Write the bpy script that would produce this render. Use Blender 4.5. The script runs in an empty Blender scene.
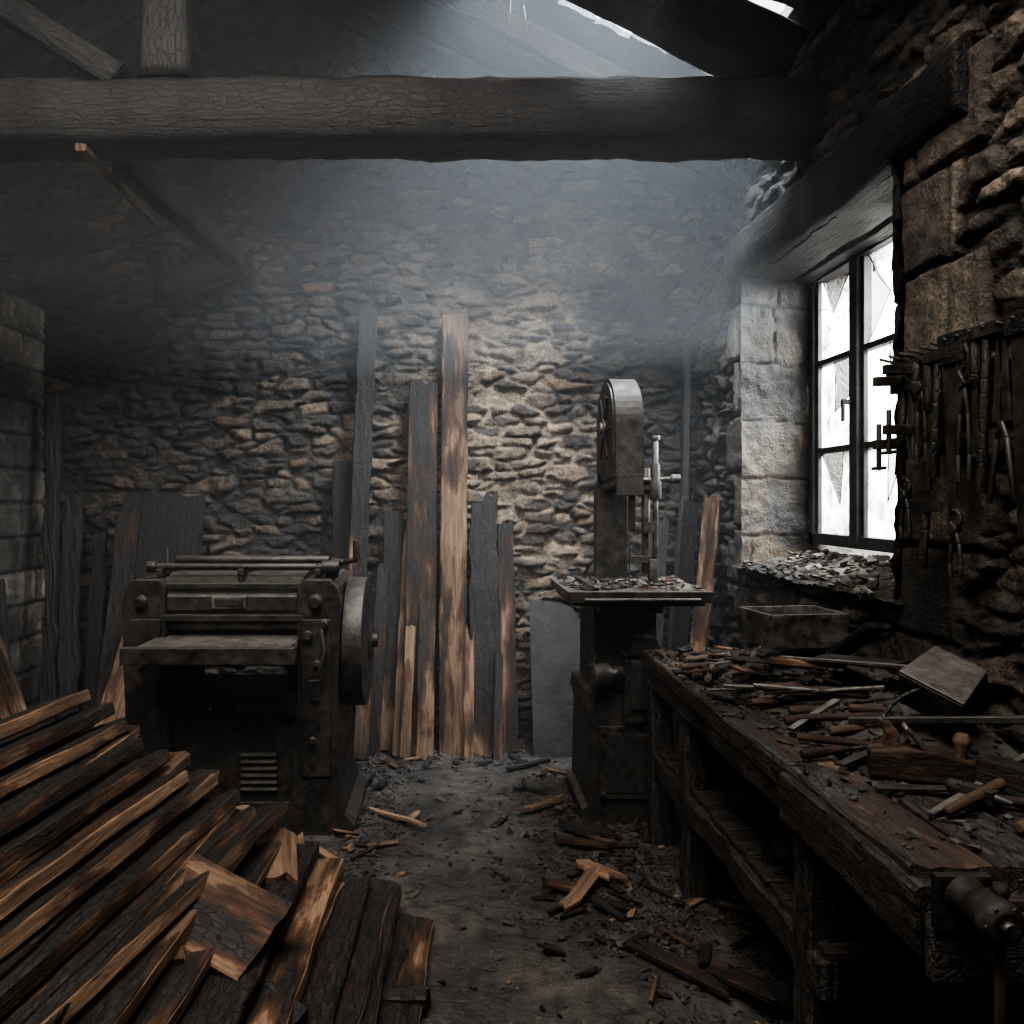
import bpy, math, random
import numpy as np
from mathutils import Vector, Matrix, Euler
random.seed(7)
R = random.random
def U(a,b): return a+(b-a)*random.random()

# ------------------------------------------------------------------ noise
_rt = np.random.RandomState(11).rand(256,256)
def vnoise(x,y,s=0):
    x=np.asarray(x,float)+s*17.31; y=np.asarray(y,float)+s*9.77
    xi=np.floor(x).astype(int); yi=np.floor(y).astype(int)
    fx=x-xi; fy=y-yi
    fx=fx*fx*(3-2*fx); fy=fy*fy*(3-2*fy)
    a=_rt[xi%256,yi%256]; b=_rt[(xi+1)%256,yi%256]
    c=_rt[xi%256,(yi+1)%256]; d=_rt[(xi+1)%256,(yi+1)%256]
    return a*(1-fx)*(1-fy)+b*fx*(1-fy)+c*(1-fx)*fy+d*fx*fy
def fbm(x,y,s=0,o=4):
    t=0;a=.5;n=0
    for i in range(o):
        t=t+a*vnoise(x*2**i,y*2**i,s+i); n+=a; a*=.5
    return t/n
def sstep(a,b,x):
    t=np.clip((x-a)/(b-a),0,1); return t*t*(3-2*t)

# ------------------------------------------------------------------ node helpers
def newmat(name):
    m=bpy.data.materials.new(name); m.use_nodes=True
    nt=m.node_tree; nt.nodes.clear()
    o=nt.nodes.new('ShaderNodeOutputMaterial'); b=nt.nodes.new('ShaderNodeBsdfPrincipled')
    nt.links.new(b.outputs[0],o.inputs[0])
    return m,nt,b
def N(nt,t,**k):
    n=nt.nodes.new(t)
    for a,v in k.items(): setattr(n,a,v)
    return n
def noise(nt,vec,scale,detail=4,rough=.6):
    n=N(nt,'ShaderNodeTexNoise'); n.inputs['Scale'].default_value=scale
    n.inputs['Detail'].default_value=detail; n.inputs['Roughness'].default_value=rough
    if vec is not None: nt.links.new(vec,n.inputs['Vector'])
    return n.outputs[0]
def mapping(nt,vec,scale):
    n=N(nt,'ShaderNodeMapping'); n.inputs['Scale'].default_value=scale
    nt.links.new(vec,n.inputs['Vector']); return n.outputs[0]
def ramp(nt,fac,stops):
    n=N(nt,'ShaderNodeValToRGB'); e=n.color_ramp.elements
    while len(e)<len(stops): e.new(.5)
    for i,(p,c) in enumerate(stops):
        e[i].position=p; e[i].color=(c[0],c[1],c[2],1) if not isinstance(c,(int,float)) else (c,c,c,1)
    nt.links.new(fac,n.inputs[0]); return n.outputs[0]
def mathn(nt,op,a,b=None,clamp=False):
    n=N(nt,'ShaderNodeMath',operation=op,use_clamp=clamp)
    for i,v in enumerate((a,b)):
        if v is None: continue
        if isinstance(v,(int,float)): n.inputs[i].default_value=v
        else: nt.links.new(v,n.inputs[i])
    return n.outputs[0]
def mix(nt,fac,a,b,mode='MIX'):
    n=N(nt,'ShaderNodeMix',data_type='RGBA',blend_type=mode)
    for s,v in ((n.inputs[0],fac),(n.inputs[6],a),(n.inputs[7],b)):
        if isinstance(v,(int,float)): s.default_value=v
        elif isinstance(v,tuple): s.default_value=(v[0],v[1],v[2],1)
        else: nt.links.new(v,s)
    return n.outputs[2]
def bump(nt,h,st,dist,prev=None):
    n=N(nt,'ShaderNodeBump'); n.inputs['Strength'].default_value=st; n.inputs['Distance'].default_value=dist
    nt.links.new(h,n.inputs['Height'])
    if prev is not None: nt.links.new(prev,n.inputs['Normal'])
    return n.outputs[0]

# ------------------------------------------------------------------ materials
def mat_wood(name,light,dark,charbias=0.0,sheen=.55,charlum=1.0,cells=(22,50,50),crack=.15,gb=.7):
    m,nt,b=newmat(name)
    lc=N(nt,'ShaderNodeAttribute',attribute_name='lc').outputs['Vector']
    ch=N(nt,'ShaderNodeAttribute',attribute_name='ch').outputs['Fac']
    g=noise(nt,mapping(nt,lc,(1.6,22,22)),2.2,6,.65)
    g2=noise(nt,mapping(nt,lc,(5,140,140)),1.5,3,.6)
    tone=noise(nt,mapping(nt,lc,(.8,2.2,2.2)),1.0,4,.6)
    wood=ramp(nt,g,[(.30,dark),(.52,tuple((a+c)/2 for a,c in zip(dark,light))),(.70,light)])
    wood=mix(nt,.6,wood,ramp(nt,g2,[(.3,.35),(.7,1.0)]),'MULTIPLY')
    wood=mix(nt,.9,wood,ramp(nt,tone,[(.35,(.25,.23,.22)),(.62,(1.05,1.0,.95))]),'MULTIPLY')
    cm=noise(nt,mapping(nt,lc,(1.7,6,6)),1.3,5,.62)
    cs=mathn(nt,'ADD',mathn(nt,'MULTIPLY',cm,1.7),mathn(nt,'ADD',ch,-1.3+charbias))
    cmask=ramp(nt,cs,[(.08,0.0),(.34,1.0)])
    brown=ramp(nt,cs,[(-.0,(1,1,1)),(.05,(.55,.46,.41)),(.25,(.17,.13,.11))])
    wood2=mix(nt,1.0,wood,brown,'MULTIPLY')
    ed=N(nt,'ShaderNodeTexVoronoi',feature='DISTANCE_TO_EDGE')
    ed.inputs['Scale'].default_value=1.0
    wv=N(nt,'ShaderNodeVectorMath',operation='ADD')
    wn=N(nt,'ShaderNodeTexNoise'); wn.inputs['Scale'].default_value=22; nt.links.new(lc,wn.inputs['Vector'])
    sc=N(nt,'ShaderNodeVectorMath',operation='SCALE'); sc.inputs['Scale'].default_value=1.3
    nt.links.new(wn.outputs['Color'],sc.inputs[0])
    nt.links.new(mapping(nt,lc,cells),wv.inputs[0]); nt.links.new(sc.outputs[0],wv.inputs[1])
    nt.links.new(wv.outputs[0],ed.inputs['Vector'])
    edc=ramp(nt,ed.outputs['Distance'],[(.0,crack),(.10,1.0)])
    fine=noise(nt,mapping(nt,lc,(14,70,70)),1.0,5,.7)
    L=charlum
    charcol=mix(nt,edc,(.005*L,.0048*L,.0045*L),mix(nt,ramp(nt,fine,[(.35,0.),(.7,1.)]),(.007*L,.0065*L,.006*L),(.034*L,.030*L,.027*L)))
    nt.links.new(mix(nt,cmask,wood2,charcol),b.inputs['Base Color'])
    rg=mix(nt,cmask,(.78,.78,.78),mix(nt,fine,(sheen-.05,)*3,(sheen+.25,)*3))
    nt.links.new(rg,b.inputs['Roughness'])
    b.inputs['Specular IOR Level'].default_value=.3
    hb=mathn(nt,'MULTIPLY',edc,cmask)
    n1=bump(nt,hb,.5,.005)
    n2=bump(nt,g,gb,.008,n1)
    n3=bump(nt,g2,.4,.002,n2)
    nt.links.new(n3,b.inputs['Normal'])
    return m
M_wood=mat_wood('charred_wood',(.285,.192,.126),(.092,.058,.039),0,.55,.85)
M_beam=mat_wood('beam_charred',(.05,.040,.032),(.024,.019,.016),.35,.46,.6,(13,38,38),.1,1.0)
M_roof=mat_wood('roof_charred',(.03,.025,.02),(.015,.012,.010),.35,.6,.28)
M_bench=mat_wood('bench_wood',(.125,.098,.077),(.043,.034,.028),-.02,.44,1.6)
M_grey=mat_wood('grey_board',(.05,.042,.036),(.018,.016,.014),.05,.55,.6)
M_handle=mat_wood('handle_wood',(.105,.068,.046),(.036,.025,.018),-.1,.42)

def mat_metal(name,c1,c2,rough=.45,metal=.7,dust=.6,dustcol=(.10,.092,.085)):
    m,nt,b=newmat(name)
    tc=N(nt,'ShaderNodeTexCoord').outputs['Object']
    n=noise(nt,tc,7,6,.65); f=noise(nt,tc,70,3,.6); md=noise(nt,tc,24,5,.7)
    col=ramp(nt,n,[(.35,c1),(.62,c2)])
    rust=ramp(nt,noise(nt,tc,13,5,.7),[(.55,0.0),(.70,.6)])
    col=mix(nt,rust,col,(.042,.029,.020))
    col=mix(nt,.8,col,ramp(nt,md,[(.32,(.4,.4,.4)),(.66,(1.35,1.3,1.25))]),'MULTIPLY')
    geo=N(nt,'ShaderNodeNewGeometry'); sx=N(nt,'ShaderNodeSeparateXYZ'); nt.links.new(geo.outputs['Normal'],sx.inputs[0])
    up=mathn(nt,'MULTIPLY',ramp(nt,sx.outputs['Z'],[(.35,0.0),(.9,1.0)]),ramp(nt,noise(nt,tc,22,5,.7),[(.3,.15*dust),(.6,dust)]))
    col=mix(nt,up,col,dustcol)
    nt.links.new(col,b.inputs['Base Color'])
    nt.links.new(mathn(nt,'MULTIPLY',mathn(nt,'SUBTRACT',1.0,up),metal),b.inputs['Metallic'])
    nt.links.new(ramp(nt,md,[(.3,rough-.08),(.7,rough+.3)]),b.inputs['Roughness'])
    nt.links.new(bump(nt,f,.35,.003,bump(nt,md,.4,.008)),b.inputs['Normal'])
    return m
M_iron=mat_metal('cast_iron_sooty',(.014,.013,.012),(.044,.040,.035),.38,.4,.6,(.085,.076,.066))
M_steel=mat_metal('scorched_steel',(.08,.075,.07),(.19,.18,.17),.36,.8,.45,(.13,.12,.105))
M_guard=mat_metal('guard_paint',(.028,.028,.027),(.068,.066,.062),.44,.3,.5,(.08,.075,.07))
M_dark=mat_metal('black_iron',(.009,.009,.008),(.026,.024,.022),.5,.3,.3,(.04,.036,.033))
M_vise=mat_metal('vise_iron',(.005,.005,.005),(.013,.012,.011),.6,.0,.1,(.02,.018,.017))
for n_ in M_vise.node_tree.nodes:
    if n_.type=='BSDF_PRINCIPLED': n_.inputs['Specular IOR Level'].default_value=.25

def mat_stone(name):
    m,nt,b=newmat(name)
    c=N(nt,'ShaderNodeAttribute',attribute_name='scol').outputs['Color']
    tc=N(nt,'ShaderNodeTexCoord').outputs['Object']
    a=noise(nt,tc,18,6,.7); f=noise(nt,tc,90,4,.65); big=noise(nt,tc,3,4,.6)
    col=mix(nt,1.0,c,ramp(nt,a,[(.28,(.40,.38,.37)),(.5,(.95,.94,.91)),(.75,(1.75,1.62,1.45))]),'MULTIPLY')
    col=mix(nt,.9,col,ramp(nt,f,[(.3,.3),(.7,1.5)]),'MULTIPLY')
    soot=ramp(nt,big,[(.38,.85),(.6,0.0)])
    col=mix(nt,soot,col,mix(nt,1.0,col,(.34,.32,.31),'MULTIPLY'))
    nt.links.new(col,b.inputs['Base Color'])
    nt.links.new(ramp(nt,a,[(.3,.5),(.7,.88)]),b.inputs['Roughness'])
    nt.links.new(bump(nt,f,.9,.010,bump(nt,a,.9,.04)),b.inputs['Normal'])
    return m
M_stone=mat_stone('sooty_rubble_stone')

def mat_floor():
    m,nt,b=newmat('packed_dirt_floor')
    tc=N(nt,'ShaderNodeTexCoord').outputs['Object']
    a=noise(nt,tc,2.2,6,.65); f=noise(nt,tc,45,5,.7); g=noise(nt,tc,11,5,.7)
    col=ramp(nt,a,[(.33,(.011,.0098,.0085)),(.5,(.029,.025,.0215)),(.68,(.062,.054,.046))])
    col=mix(nt,.9,col,ramp(nt,g,[(.3,.40),(.65,1.3)]),'MULTIPLY')
    sp=ramp(nt,f,[(.58,0.0),(.66,.55)])
    col=mix(nt,sp,col,(.105,.089,.074))
    col=mix(nt,ramp(nt,f,[(.3,.6),(.42,0.0)]),col,(.006,.006,.006))
    nt.links.new(col,b.inputs['Base Color'])
    nt.links.new(ramp(nt,g,[(.3,.36),(.65,.82)]),b.inputs['Roughness'])
    nt.links.new(bump(nt,f,.9,.013,bump(nt,g,.7,.025)),b.inputs['Normal'])
    return m
M_floor=mat_floor()
def mat_simple(name,c1,c2,scale=20,rough=.9,bd=.01):
    m,nt,b=newmat(name)
    tc=N(nt,'ShaderNodeTexCoord').outputs['Object']
    a=noise(nt,tc,scale,6,.7)
    nt.links.new(ramp(nt,a,[(.3,c1),(.7,c2)]),b.inputs['Base Color'])
    b.inputs['Roughness'].default_value=rough
    nt.links.new(bump(nt,a,.7,bd),b.inputs['Normal'])
    return m
M_ash=mat_simple('ash_dirt',(.009,.008,.007),(.055,.047,.040),26)
M_chalk=mat_simple('plaster_rubble',(.03,.027,.024),(.17,.153,.133),30)
M_frame=mat_simple('window_frame_paint',(.010,.011,.012),(.04,.043,.046),14,.55,.004)
def mat_glass():
    m=bpy.data.materials.new('dirty_glass'); m.use_nodes=True; nt=m.node_tree; nt.nodes.clear()
    o=N(nt,'ShaderNodeOutputMaterial'); tr=N(nt,'ShaderNodeBsdfTransparent'); tl=N(nt,'ShaderNodeBsdfTranslucent')
    gl=N(nt,'ShaderNodeBsdfGlossy'); gl.inputs['Roughness'].default_value=.15
    tl.inputs['Color'].default_value=(.7,.69,.65,1); tr.inputs['Color'].default_value=(.62,.63,.61,1)
    tc=N(nt,'ShaderNodeTexCoord').outputs['Object']
    f=ramp(nt,noise(nt,tc,5,6,.75),[(.38,.05),(.66,.8)])
    mx=N(nt,'ShaderNodeMixShader'); nt.links.new(f,mx.inputs[0]); nt.links.new(tr.outputs[0],mx.inputs[1]); nt.links.new(tl.outputs[0],mx.inputs[2])
    m2=N(nt,'ShaderNodeMixShader'); m2.inputs[0].default_value=.06; nt.links.new(mx.outputs[0],m2.inputs[1]); nt.links.new(gl.outputs[0],m2.inputs[2])
    nt.links.new(m2.outputs[0],o.inputs[0]); return m
M_glass=mat_glass()

# ------------------------------------------------------------------ mesh builder
COL=bpy.context.scene.collection
def link(o): COL.objects.link(o); return o
class MB:
    def __init__(s,mats): s.v=[];s.f=[];s.lc=[];s.ch=[];s.mi=[];s.sm=[];s.mats=mats
    def raw(s,V,F,lc=None,ch=0.,mat=0,smooth=False):
        o=len(s.v); s.v.extend([tuple(p) for p in V]); s.f.extend([tuple(i+o for i in f) for f in F])
        if lc is None:
            off=(U(0,30),U(0,30),U(0,30)); lc=[(p[0]+off[0],p[1]+off[1],p[2]+off[2]) for p in V]
        s.lc.extend(lc)
        s.ch.extend([ch]*len(V) if isinstance(ch,(int,float)) else ch)
        s.mi.extend([mat]*len(F)); s.sm.extend([smooth]*len(F) if isinstance(smooth,bool) else smooth)
    def box(s,c,sz,rot=None,mat=0,ch=0.,jit=0.):
        q=Euler(rot).to_matrix() if rot is not None else Matrix.Identity(3)
        V=[];L=[];off=Vector((U(0,30),U(0,30),U(0,30)))
        ax=max(range(3),key=lambda i:sz[i])
        for x in(-1,1):
            for y in(-1,1):
                for z in(-1,1):
                    p=Vector((x*sz[0]/2,y*sz[1]/2,z*sz[2]/2))
                    if jit: p+=Vector((U(-jit,jit)*sz[0],U(-jit,jit)*sz[1],U(-jit,jit)*sz[2]))
                    l=[p[ax],p[(ax+1)%3],p[(ax+2)%3]]
                    L.append(tuple(Vector(l)+off)); V.append(q@p+Vector(c))
        F=[(0,1,3,2),(4,6,7,5),(0,4,5,1),(2,3,7,6),(0,2,6,4),(1,5,7,3)]
        s.raw(V,F,L,ch,mat)
    def cyl(s,p0,p1,r0,r1=None,n=20,mat=0,ch=0.,cap=True):
        s.lathe(p0,p1,[(0,r0),(1,r0 if r1 is None else r1)],n,mat,ch,cap)
    def lathe(s,p0,p1,prof,n=20,mat=0,ch=0.,cap=True):
        p0=Vector(p0);p1=Vector(p1);d=p1-p0;L=d.length;d.normalize()
        a=d.orthogonal().normalized();b=d.cross(a)
        V=[];LC=[];F=[];SM=[];off=(U(0,30),U(0,30),U(0,30))
        for t,r in prof:
            for i in range(n):
                w=2*math.pi*i/n
                V.append(p0+d*L*t+(a*math.cos(w)+b*math.sin(w))*r)
                LC.append((L*t+off[0],r*math.cos(w)+off[1],r*math.sin(w)+off[2]))
        for k in range(len(prof)-1):
            for i in range(n):
                j=(i+1)%n; F.append((k*n+i,k*n+j,(k+1)*n+j,(k+1)*n+i)); SM.append(True)
        if cap:
            F.append(tuple(reversed(range(n)))); SM.append(False)
            F.append(tuple(range((len(prof)-1)*n,len(prof)*n))); SM.append(False)
        s.raw(V,F,LC,ch,mat,SM)
    def tube(s,pts,r,n=8,mat=0,ch=0.):
        for a,b in zip(pts[:-1],pts[1:]): s.cyl(a,b,r,r,n,mat,ch)
    def prism(s,poly,axis,a0,a1,mat=0,ch=0.,smooth=False):
        def P(u,v,a):
            if axis=='x': return (a,u,v)
            if axis=='y': return (u,a,v)
            return (u,v,a)
        n=len(poly); V=[P(u,v,a0) for u,v in poly]+[P(u,v,a1) for u,v in poly]
        F=[tuple(range(n)),tuple(reversed(range(n,2*n)))]; SM=[False,False]
        for i in range(n):
            j=(i+1)%n; F.append((i,i+n,j+n,j)); SM.append(smooth)
        s.raw(V,F,None,ch,mat,SM)
    def plank(s,p0,p1,w,t,up=(0,0,1),ch=.3,ch1=None,jag=(.01,.01),jit=.004,seg=.09,k=5,taper=1.0,bow=0.,mat=0,roll=0.,edge=.12,side=0.,smooth=False):
        p0=Vector(p0);p1=Vector(p1);x=p1-p0;L=x.length;x.normalize()
        y=Vector(up).cross(x)
        if y.length<1e-3: y=Vector((1,0,0)).cross(x)
        y.normalize(); z=x.cross(y)
        if roll:
            q=Matrix.Rotation(roll,3,x); y=q@y; z=q@z
        if ch1 is None: ch1=ch
        c=min(w,t)*edge; n=max(2,int(L/seg))
        ys=[-w/2+c+(w-2*c)*i/(k-1) for i in range(k)]
        ring=[(a,t/2) for a in ys]+[(w/2,t/2-c),(w/2,-t/2+c)]+[(a,-t/2) for a in reversed(ys)]+[(-w/2,-t/2+c),(-w/2,t/2-c)]
        m=len(ring); sd=U(0,200); off=(U(0,40),U(0,40),U(0,40))
        j0=[U(0,jag[0])+ (U(0,jag[0]) if random.random()<.3 else 0) for _ in range(k)]
        j1=[U(0,jag[1])+ (U(0,jag[1]) if random.random()<.3 else 0) for _ in range(k)]
        def jidx(i):
            if i<k: return i
            if i<k+2: return k-1
            if i<2*k+2: return 2*k+1-i
            return 0
        sides={k,k+1,2*k+2,2*k+3}
        V=[];LC=[];CH=[]
        for r in range(n+1):
            f=r/n; tp=1+(taper-1)*f
            wl=float(vnoise(f*L*7,sd))-.5; wr=float(vnoise(f*L*7,sd+31))-.5; wz=float(vnoise(f*L*5,sd+77))-.5
            for i,(a,b) in enumerate(ring):
                xx=f*L
                if r==0: xx+=j0[jidx(i)]
                if r==n: xx-=j1[jidx(i)]
                aa=a*tp; 
                if a>0: aa+=wr*jit*2.5*(abs(a)/(w/2))
                else: aa+=wl*jit*2.5*(abs(a)/(w/2))
                bb=b+wz*jit+U(-1,1)*jit*.25+bow*math.sin(math.pi*f)
                V.append(p0+x*xx+y*aa+z*bb)
                LC.append((xx+off[0],aa+off[1],bb+off[2])); CH.append(ch+(ch1-ch)*f+(side if i in sides else 0.))
        F=[]
        for r in range(n):
            for i in range(m):
                j=(i+1)%m; F.append((r*m+i,(r+1)*m+i,(r+1)*m+j,r*m+j))
        SM=[smooth]*len(F)
        for base,rev in((0,False),(n*m,True)):
            caps=[]
            for i in range(k-1): caps.append((i,i+1,2*k+1-(i+1),2*k+1-i))
            caps.append((k-1,k,k+1,k+2)); caps.append((0,2*k+1,2*k+2,2*k+3))
            for q in caps:
                q=tuple(base+a for a in q); F.append(tuple(reversed(q)) if rev else q); SM.append(False)
        s.raw(V,F,LC,CH,mat,SM)
    def obj(s,name,bevel=0.,parent=None,weld=False):
        me=bpy.data.meshes.new(name); me.from_pydata(s.v,[],s.f)
        for m in s.mats: me.materials.append(m)
        a=me.attributes.new('lc','FLOAT_VECTOR','POINT'); a.data.foreach_set('vector',np.array(s.lc,dtype=np.float32).ravel())
        a=me.attributes.new('ch','FLOAT','POINT'); a.data.foreach_set('value',np.array(s.ch,dtype=np.float32))
        me.polygons.foreach_set('material_index',s.mi); me.polygons.foreach_set('use_smooth',s.sm)
        me.update()
        import bmesh
        bm=bmesh.new(); bm.from_mesh(me); bmesh.ops.recalc_face_normals(bm,faces=bm.faces); bm.to_mesh(me); bm.free()
        o=link(bpy.data.objects.new(name,me))
        if bevel:
            b=o.modifiers.new('bevel','BEVEL'); b.width=bevel; b.segments=2; b.limit_method='ANGLE'; b.angle_limit=.6
        if parent: o.parent=parent
        return o

def gridmesh(name,P,col=None,mat=None,mask=None,extra=None):
    nv,nu,_=P.shape
    idx=np.arange(nv*nu).reshape(nv,nu)
    F=np.stack([idx[:-1,:-1],idx[:-1,1:],idx[1:,1:],idx[1:,:-1]],-1).reshape(-1,4)
    if mask is not None:
        F=F[mask[:-1,:-1].reshape(-1)]
    me=bpy.data.meshes.new(name)
    me.vertices.add(nv*nu); me.vertices.foreach_set('co',P.reshape(-1).astype(np.float32))
    me.loops.add(len(F)*4); me.loops.foreach_set('vertex_index',F.reshape(-1).astype(np.int32))
    me.polygons.add(len(F)); me.polygons.foreach_set('loop_start',np.arange(0,len(F)*4,4,dtype=np.int32))
    me.polygons.foreach_set('use_smooth',np.ones(len(F),dtype=bool))
    me.update(calc_edges=True); me.validate()
    if col is not None:
        a=me.attributes.new('scol','FLOAT_COLOR','POINT')
        c=np.concatenate([col.reshape(-1,3),np.ones((nv*nu,1))],1).astype(np.float32)
        a.data.foreach_set('color',c.ravel())
    if mat: me.materials.append(mat)
    return link(bpy.data.objects.new(name,me))

def stones(Ux,Vx,seed,rh,wr,warp,gap=.004,bev=.022,rag=.3):
    """regular coursed blocks"""
    rng=np.random.RandomState(seed)
    a=Ux+rag*.030*(fbm(Ux*11,Vx*13,seed+3,3)-.5)*2
    b=Vx+rag*.026*(fbm(Ux*9,Vx*10,seed+5,3)-.5)*2
    a0=a.min()-1; b0=b.min()-.1
    rows=np.arange(b0,b.max()+rh+.1,rh); ri=np.searchsorted(rows,b)-1
    d=np.zeros_like(a); r1=np.zeros_like(a); r2=np.zeros_like(a)
    for r in np.unique(ri):
        m=ri==r; u=a[m]; v=b[m]; lo=rows[r];hi=lo+rh
        e=[a0-rng.uniform(0,.3)]
        while e[-1]<a.max()+1: e.append(e[-1]+rng.uniform(*wr))
        e=np.array(e); ci=np.searchsorted(e,u)-1
        du=np.maximum(np.minimum(u-e[ci],e[ci+1]-u),0); dv=np.maximum(np.minimum(v-lo,hi-v),0)
        d[m]=du*dv/np.sqrt(du*du+dv*dv+1e-8)
        A=rng.rand(len(e));B=rng.rand(len(e)); r1[m]=A[ci]; r2[m]=B[ci]
    t=np.clip((d-gap)/bev,0,1); h=1-(1-t)**3
    return h,r1,r2
def rubble(Ux,Vx,seed,cw=.20,chh=.070,gap=.0035,bev=.008,p=7.):
    """weighted anisotropic cell pattern = flat irregular rubble in rough courses"""
    rng=np.random.RandomState(seed)
    a=Ux+.026*(fbm(Ux*9,Vx*12,seed+3,4)-.5)*2
    b=Vx+.019*(fbm(Ux*10,Vx*13,seed+5,4)-.5)*2+.05*(fbm(Ux*.9,Vx*.9,seed+6,2)-.5)
    J=rng.rand(160,160,6)
    gx=a/cw; gy=b/chh
    jy0=np.floor(gy).astype(int)
    F1=np.full(a.shape,1e9);F2=np.full(a.shape,1e9)
    best=np.zeros(a.shape+(6,)); bx=np.zeros_like(a);by=np.zeros_like(a)
    for dy in(-2,-1,0,1,2):
        jy=jy0+dy
        off=.5*(jy%2)+.37*np.sin(jy*12.9)
        jx0=np.floor(gx-off).astype(int)
        for dx in(-2,-1,0,1,2):
            jx=jx0+dx
            q=J[jy%160,jx%160]
            px=jx+off+.5+(q[...,0]-.5)*.9; py=jy+.5+(q[...,1]-.5)*.8
            big=np.where(q[...,5]>.78,1.7,1.)
            sx=(.55+.9*q[...,4])*big
            ang=(q[...,2]-.5)*.6
            ddx=gx-px; ddy=gy-py
            ex=np.abs(ddx)/sx; ey=np.abs(ddy+ang*ddx)/((.75+.45*q[...,3])*big)
            D=((ex*1.0)**p+ey**p+1e-12)**(1/p)
            n1=D<F1
            F2=np.where(n1,F1,np.minimum(F2,D))
            best=np.where(n1[...,None],q,best); bx=np.where(n1,ddx,bx); by=np.where(n1,ddy,by)
            F1=np.where(n1,D,F1)
    d=(F2-F1)*chh*.5
    t=np.clip((d-gap)/bev,0,1); h=1-(1-t)**2.2
    q=best
    r1=(q[...,0]*7.3+q[...,4]*3.1)%1; r2=(q[...,1]*5.7+q[...,5]*9.1)%1
    return h,r1,r2,(q[...,4]-.5)*2*bx*cw,(q[...,0]-.5)*2*by*chh,d

def lerp3(a,b,t): return a*(1-t[...,None])+b*t[...,None]
A3=lambda *c: np.array(c,float)

# ------------------------------------------------------------------ wall_back
res=.0105
xs=np.arange(-4.1,1.85,res); zs=np.arange(-.05,5.15,res)
X,Z=np.meshgrid(xs,zs)
h,r1,r2,tu,tv,d=rubble(X,Z,3)
disp=h*(.010+.022*r1)+h*(tu*.18+tv*.18)+h*.012*(fbm(X*16,Z*16,9)-.5)*2+.05*(fbm(X*1.1,Z*1.1,4)-.5)+.014*(fbm(X*30,Z*30,12)-.5)
Y=5.2-disp
cst=lerp3(A3(.044,.035,.028),A3(.200,.149,.105),np.clip(r2*1.2-.15,0,1)**1.5)
rust=(r1>.92); cst[rust]=cst[rust]*A3(1.18,.95,.78)
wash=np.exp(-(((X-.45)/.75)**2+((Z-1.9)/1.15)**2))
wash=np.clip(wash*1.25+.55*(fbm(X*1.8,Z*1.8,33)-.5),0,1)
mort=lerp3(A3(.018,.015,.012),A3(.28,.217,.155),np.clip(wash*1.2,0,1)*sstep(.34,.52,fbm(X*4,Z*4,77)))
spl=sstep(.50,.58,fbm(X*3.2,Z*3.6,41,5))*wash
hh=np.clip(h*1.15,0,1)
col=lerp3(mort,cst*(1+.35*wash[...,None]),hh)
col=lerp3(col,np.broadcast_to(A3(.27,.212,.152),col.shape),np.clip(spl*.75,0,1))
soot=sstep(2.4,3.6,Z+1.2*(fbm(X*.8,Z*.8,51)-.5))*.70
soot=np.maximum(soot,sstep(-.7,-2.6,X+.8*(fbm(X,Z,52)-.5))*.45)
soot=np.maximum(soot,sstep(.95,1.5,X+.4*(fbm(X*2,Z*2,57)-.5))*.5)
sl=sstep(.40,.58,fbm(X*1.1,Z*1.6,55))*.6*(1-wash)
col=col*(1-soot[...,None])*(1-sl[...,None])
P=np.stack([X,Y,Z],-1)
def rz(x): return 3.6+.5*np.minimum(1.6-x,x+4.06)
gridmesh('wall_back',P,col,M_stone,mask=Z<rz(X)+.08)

# ------------------------------------------------------------------ wall_right
res=.0105
ys=np.arange(.5,5.25,res); zs=np.arange(-.05,3.85,res)
Yg,Z=np.meshgrid(ys,zs)
h,r1,r2,tu,tv,d=rubble(Yg,Z,8,.22,.078,bev=.010)
hq,q1,q2=stones(Yg,Z,18,.31,(.30,.42),.02,gap=.004,bev=.02)
qm=((Yg>2.40+.12*(np.floor(Z/.33)%2))&(Yg<2.88)&(Z>.9)&(Z<3.0))|((Yg>4.3)&(Yg<4.5+.1*(np.floor(Z/.33)%2))&(Z>.9)&(Z<2.8))
disp=h*(.014+.030*r1)+h*(tu*.22+tv*.22)+h*.020*(fbm(Yg*14,Z*14,19)-.5)*2+.05*(fbm(Yg*1.2,Z*1.2,14)-.5)+.022*(fbm(Yg*28,Z*28,12)-.5)
dq=hq*(.035+.008*q1)+.022*(fbm(Yg*14,Z*14,29)-.5)
disp=np.where(qm,dq,disp)
cst=lerp3(A3(.046,.038,.032),A3(.205,.164,.126),np.clip(r2,0,1)**1.5)
rust=(r1>.94); cst[rust]=cst[rust]*A3(1.15,.95,.80)
mort=np.broadcast_to(A3(.028,.024,.020),cst.shape)
col=lerp3(mort,cst,np.clip(h*1.2,0,1))
colq=lerp3(A3(.058,.048,.04),A3(.17,.14,.11),q2)*(.4+.6*hq[...,None])
col=np.where(qm[...,None],colq,col)
low=sstep(1.5,.9,Z)*.35; hi=sstep(3.0,3.6,Z)*.25; far=sstep(3.2,4.0,Yg)*sstep(2.6,3.0,Z)*.8  # far puts shade into the colour above the lintel, offsetting roof-gap light
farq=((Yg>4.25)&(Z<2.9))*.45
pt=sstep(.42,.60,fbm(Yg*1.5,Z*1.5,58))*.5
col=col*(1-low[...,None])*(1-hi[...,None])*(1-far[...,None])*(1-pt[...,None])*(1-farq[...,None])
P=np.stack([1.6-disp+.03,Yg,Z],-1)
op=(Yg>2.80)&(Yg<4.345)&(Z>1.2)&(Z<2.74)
wr=gridmesh('wall_right',P,col,M_stone,mask=~op)
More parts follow.
